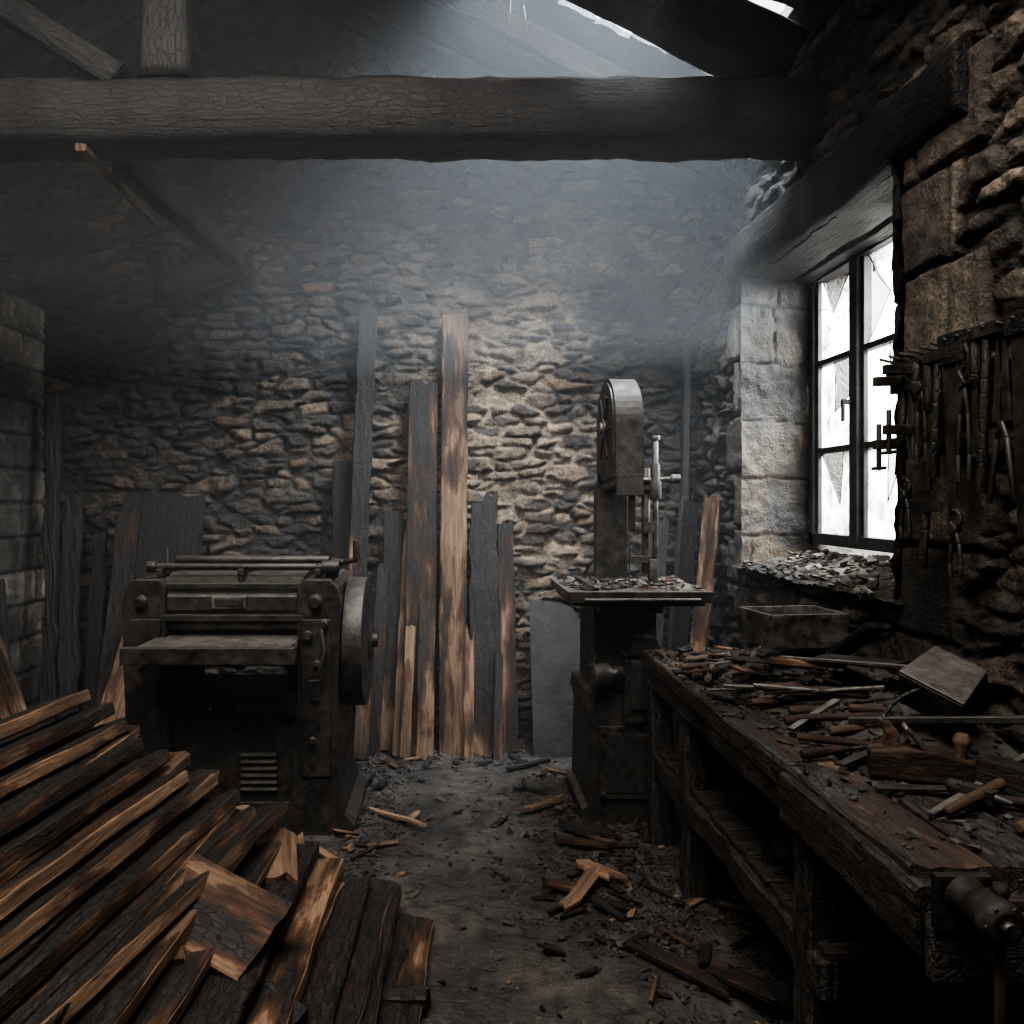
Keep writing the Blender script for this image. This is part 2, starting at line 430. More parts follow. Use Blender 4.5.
def stonepanel(name,A,B,C,seed,rh,wrg,nrm,colr,amp=.03,res=.012,parent=None):
    A=np.array(A,float);B=np.array(B,float);C=np.array(C,float);nrm=np.array(nrm,float)
    lu=np.linalg.norm(B-A);lv=np.linalg.norm(C-A)
    u=np.arange(0,lu+res,res);v=np.arange(0,lv+res,res);Ug,Vg=np.meshgrid(u,v)
    h,r1,r2=stones(Ug,Vg,seed,rh,wrg,.01,gap=.002,bev=.012,rag=.55)
    P=A+Ug[...,None]/lu*(B-A)+Vg[...,None]/lv*(C-A)+nrm*((h*(amp*.35+amp*.3*r1))+.040*(fbm(Ug*12,Vg*12,seed)-.5))[...,None]
    c=lerp3(np.array(colr[0]),np.array(colr[1]),r2)*(.35+.65*h[...,None])
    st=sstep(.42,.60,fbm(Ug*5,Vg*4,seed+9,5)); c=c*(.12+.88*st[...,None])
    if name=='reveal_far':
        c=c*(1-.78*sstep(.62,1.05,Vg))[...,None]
    o=gridmesh(name,P,c,M_stone); 
    if parent: o.parent=parent
    return o
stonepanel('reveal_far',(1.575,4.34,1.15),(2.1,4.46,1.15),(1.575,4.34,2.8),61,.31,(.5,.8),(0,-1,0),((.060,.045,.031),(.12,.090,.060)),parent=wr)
stonepanel('reveal_near',(1.575,2.81,1.15),(2.1,3.46,1.15),(1.575,2.81,2.8),62,.3,(.3,.4),(-.6,.8,0),((.04,.035,.03),(.09,.075,.06)),parent=wr)
stonepanel('reveal_sill',(1.555,2.78,1.17),(1.555,4.42,1.17),(2.1,2.78,1.27),63,.25,(.3,.5),(0,0,1),((.035,.031,.027),(.10,.088,.075)),parent=wr)
b=MB([M_stone]); 
b.box((2.2,1.5,1.9),(.25,3.9,4.0)); b.box((2.2,5.0,1.9),(.25,1.1,4.0)); b.box((2.2,4.0,.62),(.25,1.4,1.3)); b.box((2.2,4.0,3.4),(.25,1.4,1.2))
b.box((1.9,3.6,3.78),(.7,4.0,.1))
b.box((1.75,.0,1.9),(.3,1.2,3.9))
o=b.obj('outer_leaf',parent=wr)

# ------------------------------------------------------------------ wall_left block partition
ys=np.arange(1.2,5.25,.014); zs=np.arange(-.05,2.8,.014)
Yg,Z=np.meshgrid(ys,zs)
h,r1,r2=stones(Yg,Z,28,.21,(.36,.46),.004,gap=.005,bev=.014,rag=.15)
P=np.stack([-2.65+h*.018+.018*(fbm(Yg*12,Z*12,6)-.5),Yg,Z],-1)
col=lerp3(A3(.15,.136,.12),A3(.36,.33,.295),r2)*(.3+.7*h[...,None])*(.2+1.1*sstep(.3,.7,fbm(Yg*2,Z*2,66)))[...,None]
wl=gridmesh('wall_left',P,col,M_stone)
b=MB([M_stone]); b.box((-2.75,3.2,1.39),(.17,4.1,2.79)); b.box((-4.15,2.4,2.0),(.15,6.0,4.0)); b.obj('block_core',parent=wl)
b=MB([M_stone]); b.box((-1.2,-.6,1.9),(5.9,.2,3.9)); wf_=b.obj('wall_front')
for o_ in [bpy.data.objects['outer_leaf'],bpy.data.objects['block_core'],wf_]:
    me=o_.data; a=me.attributes.new('scol','FLOAT_COLOR','POINT'); a.data.foreach_set('color',np.tile([.08,.072,.065,1],len(me.vertices)))

# ------------------------------------------------------------------ floor
xs=np.arange(-4.2,1.75,.02); ys=np.arange(-.6,5.35,.02); X,Yg=np.meshgrid(xs,ys)
Zf=.035*(fbm(X*2.2,Yg*2.2,71)-.5)+.016*(fbm(X*12,Yg*12,72)-.5)
gridmesh('floor',np.stack([X,Yg,Zf],-1),None,M_floor)

# ------------------------------------------------------------------ roof (unseen near part left open to let light in from above)
b=MB([M_roof])
YR=1.9
x=1.95
while x>-1.2:
    z=float(rz(np.array(x)))+.02 if x<1.6 else 3.6+.5*(1.6-x)+.02
    n=Vector((.447,0,.894))
    segs=[(YR+U(-.2,.2),5.35)]
    if .10<x<1.42: segs=[(YR+U(-.2,.2),3.42+U(0,.10)),(4.09+U(-.04,.04),5.35)]
    for a,c in segs: b.plank((x,a,z),(x,c,z),.212,.03,up=n,ch=.9,jag=(.03,.07),jit=.004,seg=.3)
    x-=.185
x=-1.25
while x>-4.4:
    z=3.6+.5*(x+4.06)+.02
    b.plank((x,YR+U(-.2,.2),z),(x,5.35,z),.212,.03,up=(-.447,0,.894),ch=.9,seg=.4)
    x-=.185
for yy in (.4,1.4,2.5,4.34,4.75,5.05):
    b.plank((1.75,yy,3.40),(-1.2,yy,4.87),.08,.12,ch=.9,seg=.3,jit=.01)
    b.plank((-1.25,yy,4.87),(-4.2,yy,3.40),.08,.12,ch=.9,seg=.3,jit=.01)
b.plank((-1.23,-.3,4.85),(-1.23,5.2,4.85),.12,.2,ch=.9,seg=.3)
b.obj('ceiling')

def beam(name,p0,p1,w,t,up=(0,0,1),jit=.02,ch=.9,mat=M_beam,**k):
    b=MB([mat]); b.plank(p0,p1,w,t,up=up,ch=ch,jit=jit,seg=.05,k=7,edge=.1,smooth=True,**k)
    return b.obj(name)
beam('tie_beam',(-4.05,3.55,3.235),(1.62,3.55,3.235),.26,.27,jit=.016)
beam('king_post',(-1.235,3.55,3.38),(-1.235,3.55,4.72),.21,.2,up=(0,1,0),jit=.014)
beam('rafter',(1.50,3.55,3.47),(-1.10,3.55,4.77),.26,.22,jit=.014)
beam('rafter',(-3.95,3.55,3.47),(-1.36,3.55,4.75),.18,.2,jit=.012)
beam('roof_strut',(-1.46,3.55,3.41),(-2.5,3.55,4.06),.12,.12,jit=.008)
beam('wall_brace',(-1.52,3.70,3.12),(-1.30,5.12,3.03),.11,.14,jit=.012,jag=(.0,.05),mat=M_roof)
b=MB([M_wood]); b.plank((-1.57,3.40,3.05),(-1.80,5.0,3.23),.04,.03,ch=-.6,jit=.004); b.obj('broken_lath')
b=MB([M_beam]); b.plank((-1.78,5.05,2.86),(-1.28,5.02,3.0),.14,.12,ch=.9,jit=.02); b.plank((-1.84,5.12,2.84),(-1.84,4.98,3.12),.1,.1,ch=.9,jit=.02); b.obj('wall_corbel')
b=MB([M_beam]); b.plank((1.72,2.45,2.86),(1.72,4.52,2.88),.34,.25,ch=.9,jit=.014,seg=.05,k=7,smooth=True); b.plank((1.98,2.8,2.84),(1.98,4.5,2.84),.22,.2,ch=.8,jit=.01); b.obj('window_lintel')
b=MB([M_chalk]); b.tube([(.28,3.75,4.25),(.285,3.75,3.9),(.27,3.75,3.68)],.002,6); b.tube([(.36,3.8,4.2),(.35,3.8,3.9),(.37,3.79,3.75)],.0015,6); b.obj('hanging_wire')

# ------------------------------------------------------------------ window
b=MB([M_frame]); gx=2.02
y0,y1,z0,z1=3.46,4.42,1.31,2.79
def fb(ya,yb,za,zb,x=gx,t=.05): b.box((x,(ya+yb)/2,(za+zb)/2),(t,yb-ya,zb-za))
fb(y0,y0+.05,z0,z1,t=.08); fb(y1-.05,y1,z0,z1,t=.08); fb(y0,y1,z0,z0+.06,t=.08); fb(y0,y1,z1-.06,z1,t=.08)
ym=3.93; fb(ym-.04,ym+.035,z0,z1,gx-.01,.07)
for i in (1,2):
    zz=z0+.03+(z1-z0-.06)*i/3; fb(y0+.05,ym-.04,zz-.016,zz+.016,t=.04); fb(ym+.03,y1-.05,zz-.016,zz+.016,t=.04)
for ya,yb in ((ym+.035,y1-.05),(y0+.05,ym-.04)):
    fb(ya,ya+.025,z0+.05,z1-.05,t=.045); fb(yb-.025,yb,z0+.05,z1-.05,t=.045)
b.cyl((gx-.05,ym,2.03),(gx-.09,ym,2.03),.012,mat=0); b.box((gx-.09,ym,1.99),(.015,.02,.11))
wf=b.obj('window_1',bevel=.004)
b=MB([M_glass,M_frame])
rg=random.Random(4)
for ci,(ya,yb) in enumerate(((ym+.06,y1-.075),(y0+.075,ym-.065))):
    for i in range(3):
        za=z0+.03+(z1-z0-.06)*i/3+.015; zb=za+(z1-z0-.06)/3-.03
        w_,h_=yb-ya,zb-za
        f=lambda u,v: (gx,ya+w_*u,za+h_*v)
        cx,cy=rg.uniform(.35,.65),rg.uniform(.35,.65)
        border=[(0,0),(rg.uniform(.3,.7),0),(1,0),(1,rg.uniform(.3,.7)),(1,1),(rg.uniform(.3,.7),1),(0,1),(0,rg.uniform(.3,.7))]
        miss={rg.randrange(8)}
        if rg.random()<.6: miss.add((list(miss)[0]+1)%8)
        for k in range(8):
            if k in miss: continue
            p,q=border[k],border[(k+1)%8]
            b.raw([f(*p),f(*q),f(cx,cy)],[(0,1,2)],mat=0)
        for k in range(8):
            a_,c_=(k-1)%8 in miss,k in miss
            if (a_!=c_) or rg.random()<.15:
                p=border[k]; mx_,my_=(p[0]+cx)/2+rg.uniform(-.04,.04),(p[1]+cy)/2+rg.uniform(-.04,.04)
                b.tube([f(*p),f(mx_,my_),f(cx,cy)],.003,4,mat=1)
b.obj('glass_shards',parent=wf)

# ------------------------------------------------------------------ thickness planer
b=MB([M_iron,M_steel,M_dark])
def col_prof(cx,m):
    p=[(-.19,0),(.16,0),(.165,.05),(.12,.1),(.09,.2),(.085,.6),(.095,.8),(.10,1.08),(.085,1.14),(.05,1.18),(-.07,1.18),(-.10,1.14),(-.10,.62),(-.12,.5),(-.12,.2),(-.15,.1),(-.19,.06)]
    return [(cx+m*a,z) for a,z in p]
b.prism(col_prof(-.605,1),'y',3.68,4.28)
b.prism(col_prof(-1.41,-1),'y',3.68,4.28)
b.prism([(-.68,.28),(-.55,.28),(-.545,1.0),(-.68,1.0)],'y',3.665,3.68)
b.prism([(-1.46,.28),(-1.33,.28),(-1.33,1.0),(-1.465,1.0)],'y',3.665,3.68)
prof=[(3.76,.99),(3.72,1.0),(3.70,1.04),(3.70,1.10),(3.73,1.15),(3.78,1.185),(3.86,1.20),(4.12,1.20),(4.2,1.17),(4.24,1.1),(4.24,.99)]
b.prism(prof,'x',-1.34,-.69,smooth=False)
b.box((-1.0,3.695,1.155),(.62,.03,.018)); b.box((-1.0,3.70,1.005),(.64,.05,.03))
b.box((-1.02,3.695,1.075),(.16,.014,.055),mat=1); b.box((-1.02,3.687,1.075),(.13,.008,.035),mat=2)
b.cyl((-1.32,3.76,.962),(-.67,3.76,.962),.028,mat=1); b.cyl((-1.32,3.95,.955),(-.67,3.95,.955),.05,mat=2); b.cyl((-1.32,4.15,.962),(-.67,4.15,.962),.028,mat=1)
b.cyl((-1.40,3.76,1.235),(-.56,3.76,1.235),.016,mat=0); b.cyl((-1.36,3.98,1.25),(-.60,3.98,1.25),.022,mat=0)
b.cyl((-1.42,3.76,1.235),(-1.38,3.76,1.235),.026); b.cyl((-.6,3.76,1.235),(-.52,3.76,1.235),.03)
for xx in(-1.36,-.98,-.62):
    b.box((xx,3.86,1.21),(.03,.24,.03)); b.cyl((xx,3.76,1.16),(xx,3.76,1.25),.015)
b.cyl((-1.38,3.9,1.18),(-1.38,3.9,1.31),.009); 
b.cyl((-.56,3.8,1.18),(-.56,3.8,1.26),.03); b.tube([(-.56,3.8,1.26),(-.5,3.78,1.255),(-.44,3.76,1.27)],.014); b.cyl((-.44,3.76,1.27),(-.44,3.76,1.36),.016)
b.box((-1.02,3.9,.90),(.66,1.02,.035),mat=1); b.box((-1.03,3.41,.885),(.74,.05,.07)); b.box((-1.0,3.55,.858),(.60,.30,.03))
for xx in(-1.28,-1.0,-.76): b.prism([(3.42,.88),(3.95,.88),(3.95,.74),(3.8,.74)],'x',xx-.012,xx+.012)
b.cyl((-1.26,3.98,.5),(-1.26,3.98,.88),.03,mat=1); b.cyl((-.78,3.98,.5),(-.78,3.98,.88),.03,mat=1)
b.box((-1.0,4.2,.8),(.62,.03,.10))
b.prism([(-1.34,.04),(-.68,.04),(-.68,.60),(-.74,.63),(-1.28,.63),(-1.34,.60)],'y',3.74,4.22)
b.prism([(-1.29,.66),(-1.20,.62),(-1.0,.60),(-.80,.62),(-.73,.66),(-.70,.55),(-1.32,.55)],'y',3.71,3.75)
b.box((-1.0,3.735,.09),(.66,.03,.10))
for i in range(6): b.box((-.89,3.728,.20+i*.032),(.17,.022,.014),rot=(.5,0,0))
b.lathe((-.505,3.99,.85),(-.405,3.99,.85),[(0,.29),(.05,.315),(.95,.315),(1,.29)],48,mat=0)
b.lathe((-.41,3.99,.85),(-.385,3.99,.85),[(0,.30),(.3,.26),(.4,.24),(.4,.10),(1,.08)],40,mat=2)
b.cyl((-.5,3.99,.85),(-.36,3.99,.85),.035,mat=2)
for (xx,zz,rr) in((-.62,1.08,.028),(-.575,.98,.018),(-.65,.93,.022),(-.61,.80,.016),(-.63,.45,.016),(-1.42,1.08,.025),(-1.41,.8,.016)):
    b.lathe((xx,3.69,zz),(xx,3.635,zz),[(0,rr*1.3),(.4,rr*1.3),(.4,rr),(1,rr*.9)],14,mat=0)
b.box((-.62,3.655,.68),(.05,.03,.09)); b.tube([(-.59,3.65,.98),(-.57,3.62,.86),(-.605,3.62,.74)],.008)
b.obj('thickness_planer',bevel=.006)

# ------------------------------------------------------------------ bandsaw
b=MB([M_iron,M_guard,M_dark,M_steel])
b.prism([(.63,0),(1.06,0),(1.06,.07),(1.03,.09),(1.02,.52),(1.04,.56),(1.03,.62),(.66,.62),(.65,.56),(.67,.50),(.66,.09),(.63,.07)],'y',3.82,4.34)
b.box((.85,3.81,.30),(.28,.03,.34)); b.box((.85,3.80,.30),(.22,.02,.28),mat=2)
for xx in(.73,.97):
    for zz in(.15,.45): b.cyl((xx,3.80,zz),(xx,3.785,zz),.012)
b.prism([(3.86,.58),(4.32,.58),(4.30,1.0),(4.22,1.08),(3.92,1.08),(3.88,1.0)],'x',.70,1.0)
b.box((.92,3.82,.66),(.20,.12,.32)); b.box((.92,3.75,.68),(.15,.03,.22),mat=2); b.prism([(.83,.80),(1.01,.80),(.97,.9),(.87,.9)],'y',3.76,3.86)
b.lathe((.83,3.80,.72),(.66,3.76,.72),[(0,.04),(.5,.04),(.5,.062),(.95,.062),(1,.05)],20)
b.cyl((.68,3.76,.62),(.68,3.76,.82),.010)
b.box((.855,3.90,1.118),(.65,.62,.034),mat=3); b.box((.855,3.90,1.086),(.60,.56,.035)); b.box((.855,3.92,1.05),(.3,.3,.07))
b.box((.86,3.592,1.11),(.66,.012,.05)); b.cyl((.60,3.575,1.10),(1.12,3.575,1.10),.010)
b.box((.66,3.9,1.145),(.03,.5,.02),mat=0)
neck=[(4.04,1.08),(4.30,1.08),(4.27,1.3),(4.22,1.6),(4.20,1.75),(4.0,1.75),(4.08,1.55),(4.10,1.3)]
b.prism(neck,'x',.775,.865)
b.prism([(4.06,1.1),(4.12,1.1),(4.12,1.6),(4.06,1.6)],'x',.74,.90)
def tomb(cy,cz,r,zb,n=22):
    return [(cy+r*math.cos(math.pi*i/n),cz+r*math.sin(math.pi*i/n)) for i in range(n+1)]+[(cy-r,zb),(cy+r*.2,zb-.02),(cy+r,zb+.03)]
b.prism(tomb(3.965,1.92,.225,1.62),'x',.775,.90,mat=1,smooth=False)
b.prism(tomb(3.965,1.92,.205,1.66),'x',.765,.91,mat=0)
b.lathe((.765,3.965,1.9),(.74,3.965,1.9),[(0,.05),(.5,.05),(.5,.03),(1,.03)],18,mat=3)
for a in range(6):
    w=a*math.pi/3; b.box((.762,3.965+.1*math.cos(w),1.9+.1*math.sin(w)),(.01,.14,.024),rot=(w,0,0),mat=2)
b.box((.84,3.745,1.62),(.125,.03,.10),mat=1)
b.box((.845,3.77,1.38),(.002,.016,.52),mat=3)
b.box((.855,3.765,1.50),(.03,.02,.2),mat=2)
b.cyl((.965,3.76,1.17),(.965,3.76,1.84),.013,mat=3); b.cyl((.93,3.80,1.20),(.93,3.80,1.70),.020,mat=3)
b.lathe((.965,3.76,1.55),(.965,3.76,1.72),[(0,.025),(.1,.03),(.5,.03),(.5,.022),(1,.022)],16,mat=1)
b.cyl((.87,3.77,1.64),(1.05,3.76,1.645),.014,mat=3); b.lathe((1.03,3.76,1.645),(1.08,3.76,1.65),[(0,.012),(.3,.024),(1,.02)],14,mat=3)
b.cyl((.87,3.78,1.60),(.965,3.78,1.60),.02,mat=1); b.box((.91,3.77,1.27),(.13,.03,.03),mat=3); b.box((.95,3.75,1.22),(.035,.04,.1),mat=3); b.box((.93,3.76,1.42),(.05,.04,.05),mat=1)
b.cyl((.965,3.76,1.83),(.965,3.76,1.85),.022,mat=3)
b.obj('bandsaw',bevel=.005)
b=MB([M_wood,M_ash,M_chalk])
for i in range(190):
    s=U(.006,.026); b.box((U(.56,1.15),U(3.62,4.15),1.142+U(0,.012)),(s*U(1,2.5),s,s*.4),rot=(U(-.3,.3),U(-.3,.3),U(0,3)),ch=U(.5,1),mat=random.choice((0,1,2)),jit=.2)
b.obj('table_debris')

# ------------------------------------------------------------------ leaning boards
def lean(name,xb,yb,xt,zt,w,t=.028,yt=5.11,ch=.3,ch1=.7,jag=(.01,.03),mat=M_wood,roll=0.,zb=.0,jit=.004,k=6):
    b=MB([mat]); p0=Vector((xb,yb,zb)); p1=Vector((xt,yt,zt))
    b.plank(p0,p1,w,t,up=(0,-1,.05),ch=ch,ch1=ch1,jag=jag,jit=jit,k=k,roll=roll); return b.obj(name)
N_='leaning_plank'
lean(N_,-.61,4.88,-.52,2.80,.115,.04,ch=.7,ch1=1.0,jit=.006,jag=(.01,.05))
lean(N_,-.66,5.02,-.66,1.80,.17,ch=1,ch1=1,jag=(.01,.01),mat=M_grey)
lean(N_,-.385,4.92,-.36,1.50,.12,ch=.55,ch1=.8)
lean(N_,-.19,4.86,-.17,2.32,.185,ch=.45,ch1=.70)
lean(N_,.01,4.86,.035,2.74,.165,.035,ch=.48,ch1=.54,jag=(.01,.015))
lean(N_,.21,4.82,.215,1.62,.18,.03,ch=.7,ch1=1.1,jag=(.02,.16),jit=.012)
lean(N_,.37,4.90,.35,1.42,.10,ch=.45,ch1=.7)
lean(N_,-.325,4.82,-.27,1.40,.05,.03,ch=.45,ch1=.6)
lean(N_,-.15,4.74,-.14,1.10,.10,.025,ch=.4,ch1=.7,yt=5.0,jag=(.01,.12))
lean(N_,-.27,4.78,-.235,.95,.06,.025,ch=.4,ch1=.5,yt=4.98)
lean(N_,.11,4.76,.12,.78,.06,.025,ch=.4,ch1=.5,yt=4.95,jag=(.01,.1))
lean(N_,.28,4.74,.30,.62,.05,.03,ch=.5,ch1=.8,yt=4.9)
lean(N_,-.47,4.85,-.42,1.15,.075,ch=.6,ch1=.8,yt=5.05)
lean(N_,-.53,4.75,-.52,.62,.09,ch=.5,ch1=.4,yt=4.95)
b=MB([M_dark])
prof=[(.50,0.),(.90,0.),(.90,.55),(.86,.72),(.78,.86),(.70,.90),(.50,.92)]
V=[];F=[]
for s in(0,.012):
    for x_,z_ in prof: V.append((x_,4.80-s+z_*.30,z_))
n=len(prof); F=[tuple(range(n)),tuple(reversed(range(n,2*n)))]+[(i,i+n,(i+1)%n+n,(i+1)%n) for i in range(n)]
b.raw(V,F); b.obj('leaning_metal_sheet')
lean('leaning_panel',-1.80,4.72,-1.78,1.60,.50,.025,ch=1.1,ch1=1.1,jag=(.0,.02),mat=M_grey,yt=5.0)
lean(N_,-2.02,4.62,-1.98,1.50,.13,.03,ch=.55,ch1=.8,yt=4.95)
lean(N_,-1.98,4.45,-1.80,.95,.16,.03,ch=.3,ch1=.45,yt=4.75,jag=(.01,.2))
lean(N_,-2.40,4.78,-2.49,2.20,.08,.06,ch=1.1,ch1=1.1,yt=5.05,jit=.014)
lean(N_,-2.27,4.75,-2.38,1.6,.12,.03,ch=1.1,ch1=1.1,yt=5.05,jit=.014)
lean(N_,-2.16,4.78,-2.2,1.35,.08,.03,ch=.8,ch1=1.0,yt=5.05,jit=.014)
lean(N_,-2.05,4.05,-2.55,1.0,.13,.03,ch=.35,ch1=.5,yt=4.3)
lean(N_,-2.20,3.95,-2.56,.85,.14,.03,ch=.45,ch1=.4,yt=4.1)
lean(N_,-2.35,4.25,-2.56,1.10,.10,.04,ch=.65,ch1=.9,yt=4.5)
lean(N_,1.33,4.62,1.50,2.55,.045,.045,ch=1.2,ch1=1.2,yt=5.06)
lean(N_,1.22,4.50,1.47,1.55,.15,.03,ch=.8,ch1=1.,yt=4.9,roll=.6)
lean(N_,1.30,4.40,1.50,1.58,.10,.03,ch=.45,ch1=.6,yt=4.55,roll=-.8)
lean(N_,1.12,4.6,1.32,1.45,.12,.03,ch=.9,ch1=1.,yt=5.05)

# ------------------------------------------------------------------ lumber pile
b=MB([M_wood])
z=.03; lay=0
random.seed(21)
while z<.70:
    xm=-1.38+(.78-z)*1.75
    x=xm-.07
    while x>-2.3:
        yf=3.0+U(-.14,.12); 
        b.plank((x+U(-.02,.02),yf,z+U(-.006,.006)),(x-.10+U(-.05,.05),yf-2.0,z+U(-.006,.01)),U(.12,.155),U(.036,.05),ch=random.choice((.5,.7,.9,1.0)) ,ch1=U(.6,1.),jag=(.035,.02),jit=.006,k=5,roll=U(-.04,.04),seg=.12,side=-.35)
        x-=.16
    z+=.058; lay+=1
tops=[(.65,.6),(1.1,.9),(.7,.7),(1.0,.9),(1.1,1.0),(.7,.65),(.8,.8),(1.1,1.0),(.9,1.1)]
for i,(c0,c1) in enumerate(tops):
    xf=-1.42+.085*i; zf=.775-.048*i; yf=3.03-.02*i+U(-.07,.07)
    b.plank((xf,yf,zf+.02),(xf-.16-.02*i+U(-.03,.03),yf-2.0,zf+.045),.135+U(-.015,.01),.048,ch=c0,ch1=c1,jag=(.05,.02),jit=.007,roll=.30+U(-.08,.08),seg=.08,side=-.45)
P=[((-.28,2.95,.10),(-.33,1.85,.13),.15,.045,.95,.6,.1),((-.45,2.92,.17),(-.52,1.8,.2),.14,.045,.6,.9,-.15),
   ((-.56,2.6,.22),(-.66,1.8,.16),.10,.04,.5,.5,.1),((-.70,2.55,.20),(-.85,1.8,.20),.13,.045,.5,.55,.2),
   ((-.66,2.98,.40),(-.92,1.6,.42),.14,.045,1.1,.95,.35),((-.52,2.75,.10),(-.44,1.7,.06),.16,.045,.6,.7,0),
   ((-.9,2.35,.33),(-.6,1.75,.14),.12,.04,.5,.6,.2),((-.2,2.7,.04),(-.3,1.7,.04),.12,.04,1.1,.9,0),
   ((-.62,3.02,.28),(-.50,2.55,.14),.13,.04,.4,.5,.15),((-.72,3.05,.34),(-.60,2.6,.22),.10,.04,.3,.5,-.1)]
for p0,p1,w,t,c0,c1,r in P: b.plank(p0,p1,w,t,ch=c0,ch1=c1,jag=(.05,.03),jit=.007,roll=r,seg=.08,k=6,side=-.5)
b.plank((-.83,2.32,.42),(-.50,2.22,.31),.26,.045,up=(.1,-.45,1),ch=.70,ch1=.66,jag=(.01,.02),k=7,side=-.5)
b.plank((-.98,2.45,.42),(-.78,2.05,.34),.20,.045,up=(.3,-.3,1),ch=.8,ch1=.7,jag=(.01,.02),side=-.5)
b.plank((-.60,2.15,.22),(-.42,2.02,.18),.20,.045,up=(.3,-.3,1),ch=.9,ch1=.7,jag=(.01,.02),side=-.5)
b.plank((-.64,2.93,.33),(-.57,2.62,.28),.14,.04,up=(.2,-.5,1),ch=.2,ch1=.1,jag=(.02,.03))
b.plank((-.82,3.02,.38),(-.74,2.8,.36),.12,.04,up=(.2,-.4,1),ch=.2,ch1=.1,jag=(.02,.03))
b.plank((-.22,2.42,.04),(-.06,2.40,.05),.06,.05,ch=1.1)
for i in range(46):
    x=U(-.95,-.3); y=U(2.0,3.05); zz=max(.05,.62-.0-(x+1.2)*.62)*U(.5,.9)
    a=U(-.7,.7); L=U(.12,.4)
    b.plank((x,y,zz),(x+L*math.sin(a),y-L*math.cos(a),zz-U(0,.08)),U(.04,.14),U(.015,.04),ch=random.choice((.4,.6,.8,1.1)),jag=(.03,.04),roll=U(-.4,.4),side=-.3)
b.obj('lumber_pile')

# ------------------------------------------------------------------ workbench
random.seed(5)
b=MB([M_bench,M_dark,M_steel,M_handle,M_vise])
zt=.85
ws=[(.88,.165),(1.05,.16),(1.215,.16),(1.38,.145)]
for x0,w in ws:
    b.plank((x0+w/2,1.50+U(0,.02),zt-.035),(x0+w/2,3.72+U(-.03,.03),zt-.035),w-.008,.07,ch=.6+U(-.1,.2),ch1=.6,jit=.007,jag=(.015,.03),seg=.06,k=7,edge=.1)
b.plank((.905,1.49,.765),(.905,2.12,.765),.075,.13,ch=.7,jit=.008,seg=.05)
b.plank((.915,2.12,.755),(.915,3.66,.755),.05,.09,ch=.7,jit=.01)
b.plank((.88,1.53,.745),(1.51,1.53,.745),.05,.11,ch=.7,jit=.008)
b.plank((.9,3.62,.745),(1.51,3.62,.745),.05,.10,ch=.8,jit=.008)
for (x,y) in((.95,2.06),(.955,3.12),(1.45,2.06),(1.45,3.12),(.95,3.62),(1.45,3.62)):
    b.plank((x,y,0),(x,y,.78),.10,.10,up=(0,1,0),ch=.9,jit=.01)
b.plank((.93,1.95,.37),(.93,3.66,.37),.05,.09,ch=.8,jit=.01); b.plank((1.47,1.95,.37),(1.47,3.66,.37),.05,.09,ch=.8)
for i in range(9): b.plank((.92,2.05+i*.185,.425),(1.5,2.05+i*.185,.425),.17,.022,ch=.8,jit=.005)
b.plank((1.0,2.0,.1),(1.45,2.0,.1),.05,.08,ch=.9)
b.plank((.88,1.475,.725),(1.22,1.475,.725),.03,.12,ch=.9,jit=.006,up=(0,0,1))
b.box((.935,1.462,.815),(.10,.02,.10),mat=4)
b.lathe((.935,1.47,.83),(.935,1.34,.83),[(0,.034),(.15,.038),(.2,.028),(.5,.028),(.5,.040),(.86,.040),(.93,.036),(1,.026)],26,mat=4)
for i in range(6): 
    w=i*math.pi/3; b.cyl((.935+.032*math.cos(w),1.352,.83+.032*math.sin(w)),(.935+.032*math.cos(w),1.344,.83+.032*math.sin(w)),.004,n=8,mat=1)
b.cyl((.935,1.345,.83),(.935,1.328,.83),.013,mat=1)
b.cyl((.953,1.385,.865),(.950,1.385,.42),.009,mat=3); b.lathe((.953,1.385,.885),(.953,1.385,.86),[(0,.010),(.5,.015),(1,.010)],12,mat=4)
b.obj('workbench',bevel=0)
b=MB([M_wood,M_grey,M_dark])
for i in range(10):
    y=U(2.1,3.5); b.plank((U(.95,1.1),y,.455+i*.012),(U(1.2,1.45),y+U(-.3,.3),.455+i*.012),U(.05,.12),.03,ch=U(.6,1.1),mat=random.choice((0,1)))
b.obj('shelf_offcuts')
b=MB([M_iron,M_dark]); 
b.lathe((1.25,2.45,.0),(1.25,2.45,.28),[(0,.12),(.9,.14),(.9,.15),(1,.15),(1,.13),(.1,.11)],24); b.obj('iron_bucket')

xs=np.arange(1.0,1.54,.012); ys=np.arange(2.0,3.70,.012); X,Yg=np.meshgrid(xs,ys)
hm=sstep(1.0,1.5,X)*sstep(2.0,2.5,Yg)*sstep(3.71,3.4,Yg)
Zh=.845+hm*(.10+.05*(fbm(X*6,Yg*6,81)-.5)*2)+.012*hm*(fbm(X*40,Yg*40,82)-.5)*2
def heapz(x,y):
    h_=float(sstep(1.0,1.5,np.array(x))*sstep(2.0,2.5,np.array(y))*sstep(3.71,3.4,np.array(y))); return max(.85,.845+h_*(.10+.1*(float(fbm(np.array(x*6.),np.array(y*6.),81))-.5)))
gridmesh('ash_heap',np.stack([X,Yg,Zh],-1),None,M_ash)
b=MB([M_wood,M_ash,M_dark])
for i in range(1400):
    x=U(.90,1.51); y=U(1.6,3.66)
    if x<1.05 and y<2.4 and R()<.6: continue
    if y<2.2 and R()<.4: continue
    s=U(.003,.014); l=s*U(1,3)
    b.box((x,y,heapz(x,y)+s*.3),(l,s,s*.5),rot=(U(-.4,.4),U(-.4,.4),U(0,3.14)),ch=random.choice((.7,.9,1.1,1.1)),mat=random.choice((0,1,1,2)),jit=.22)
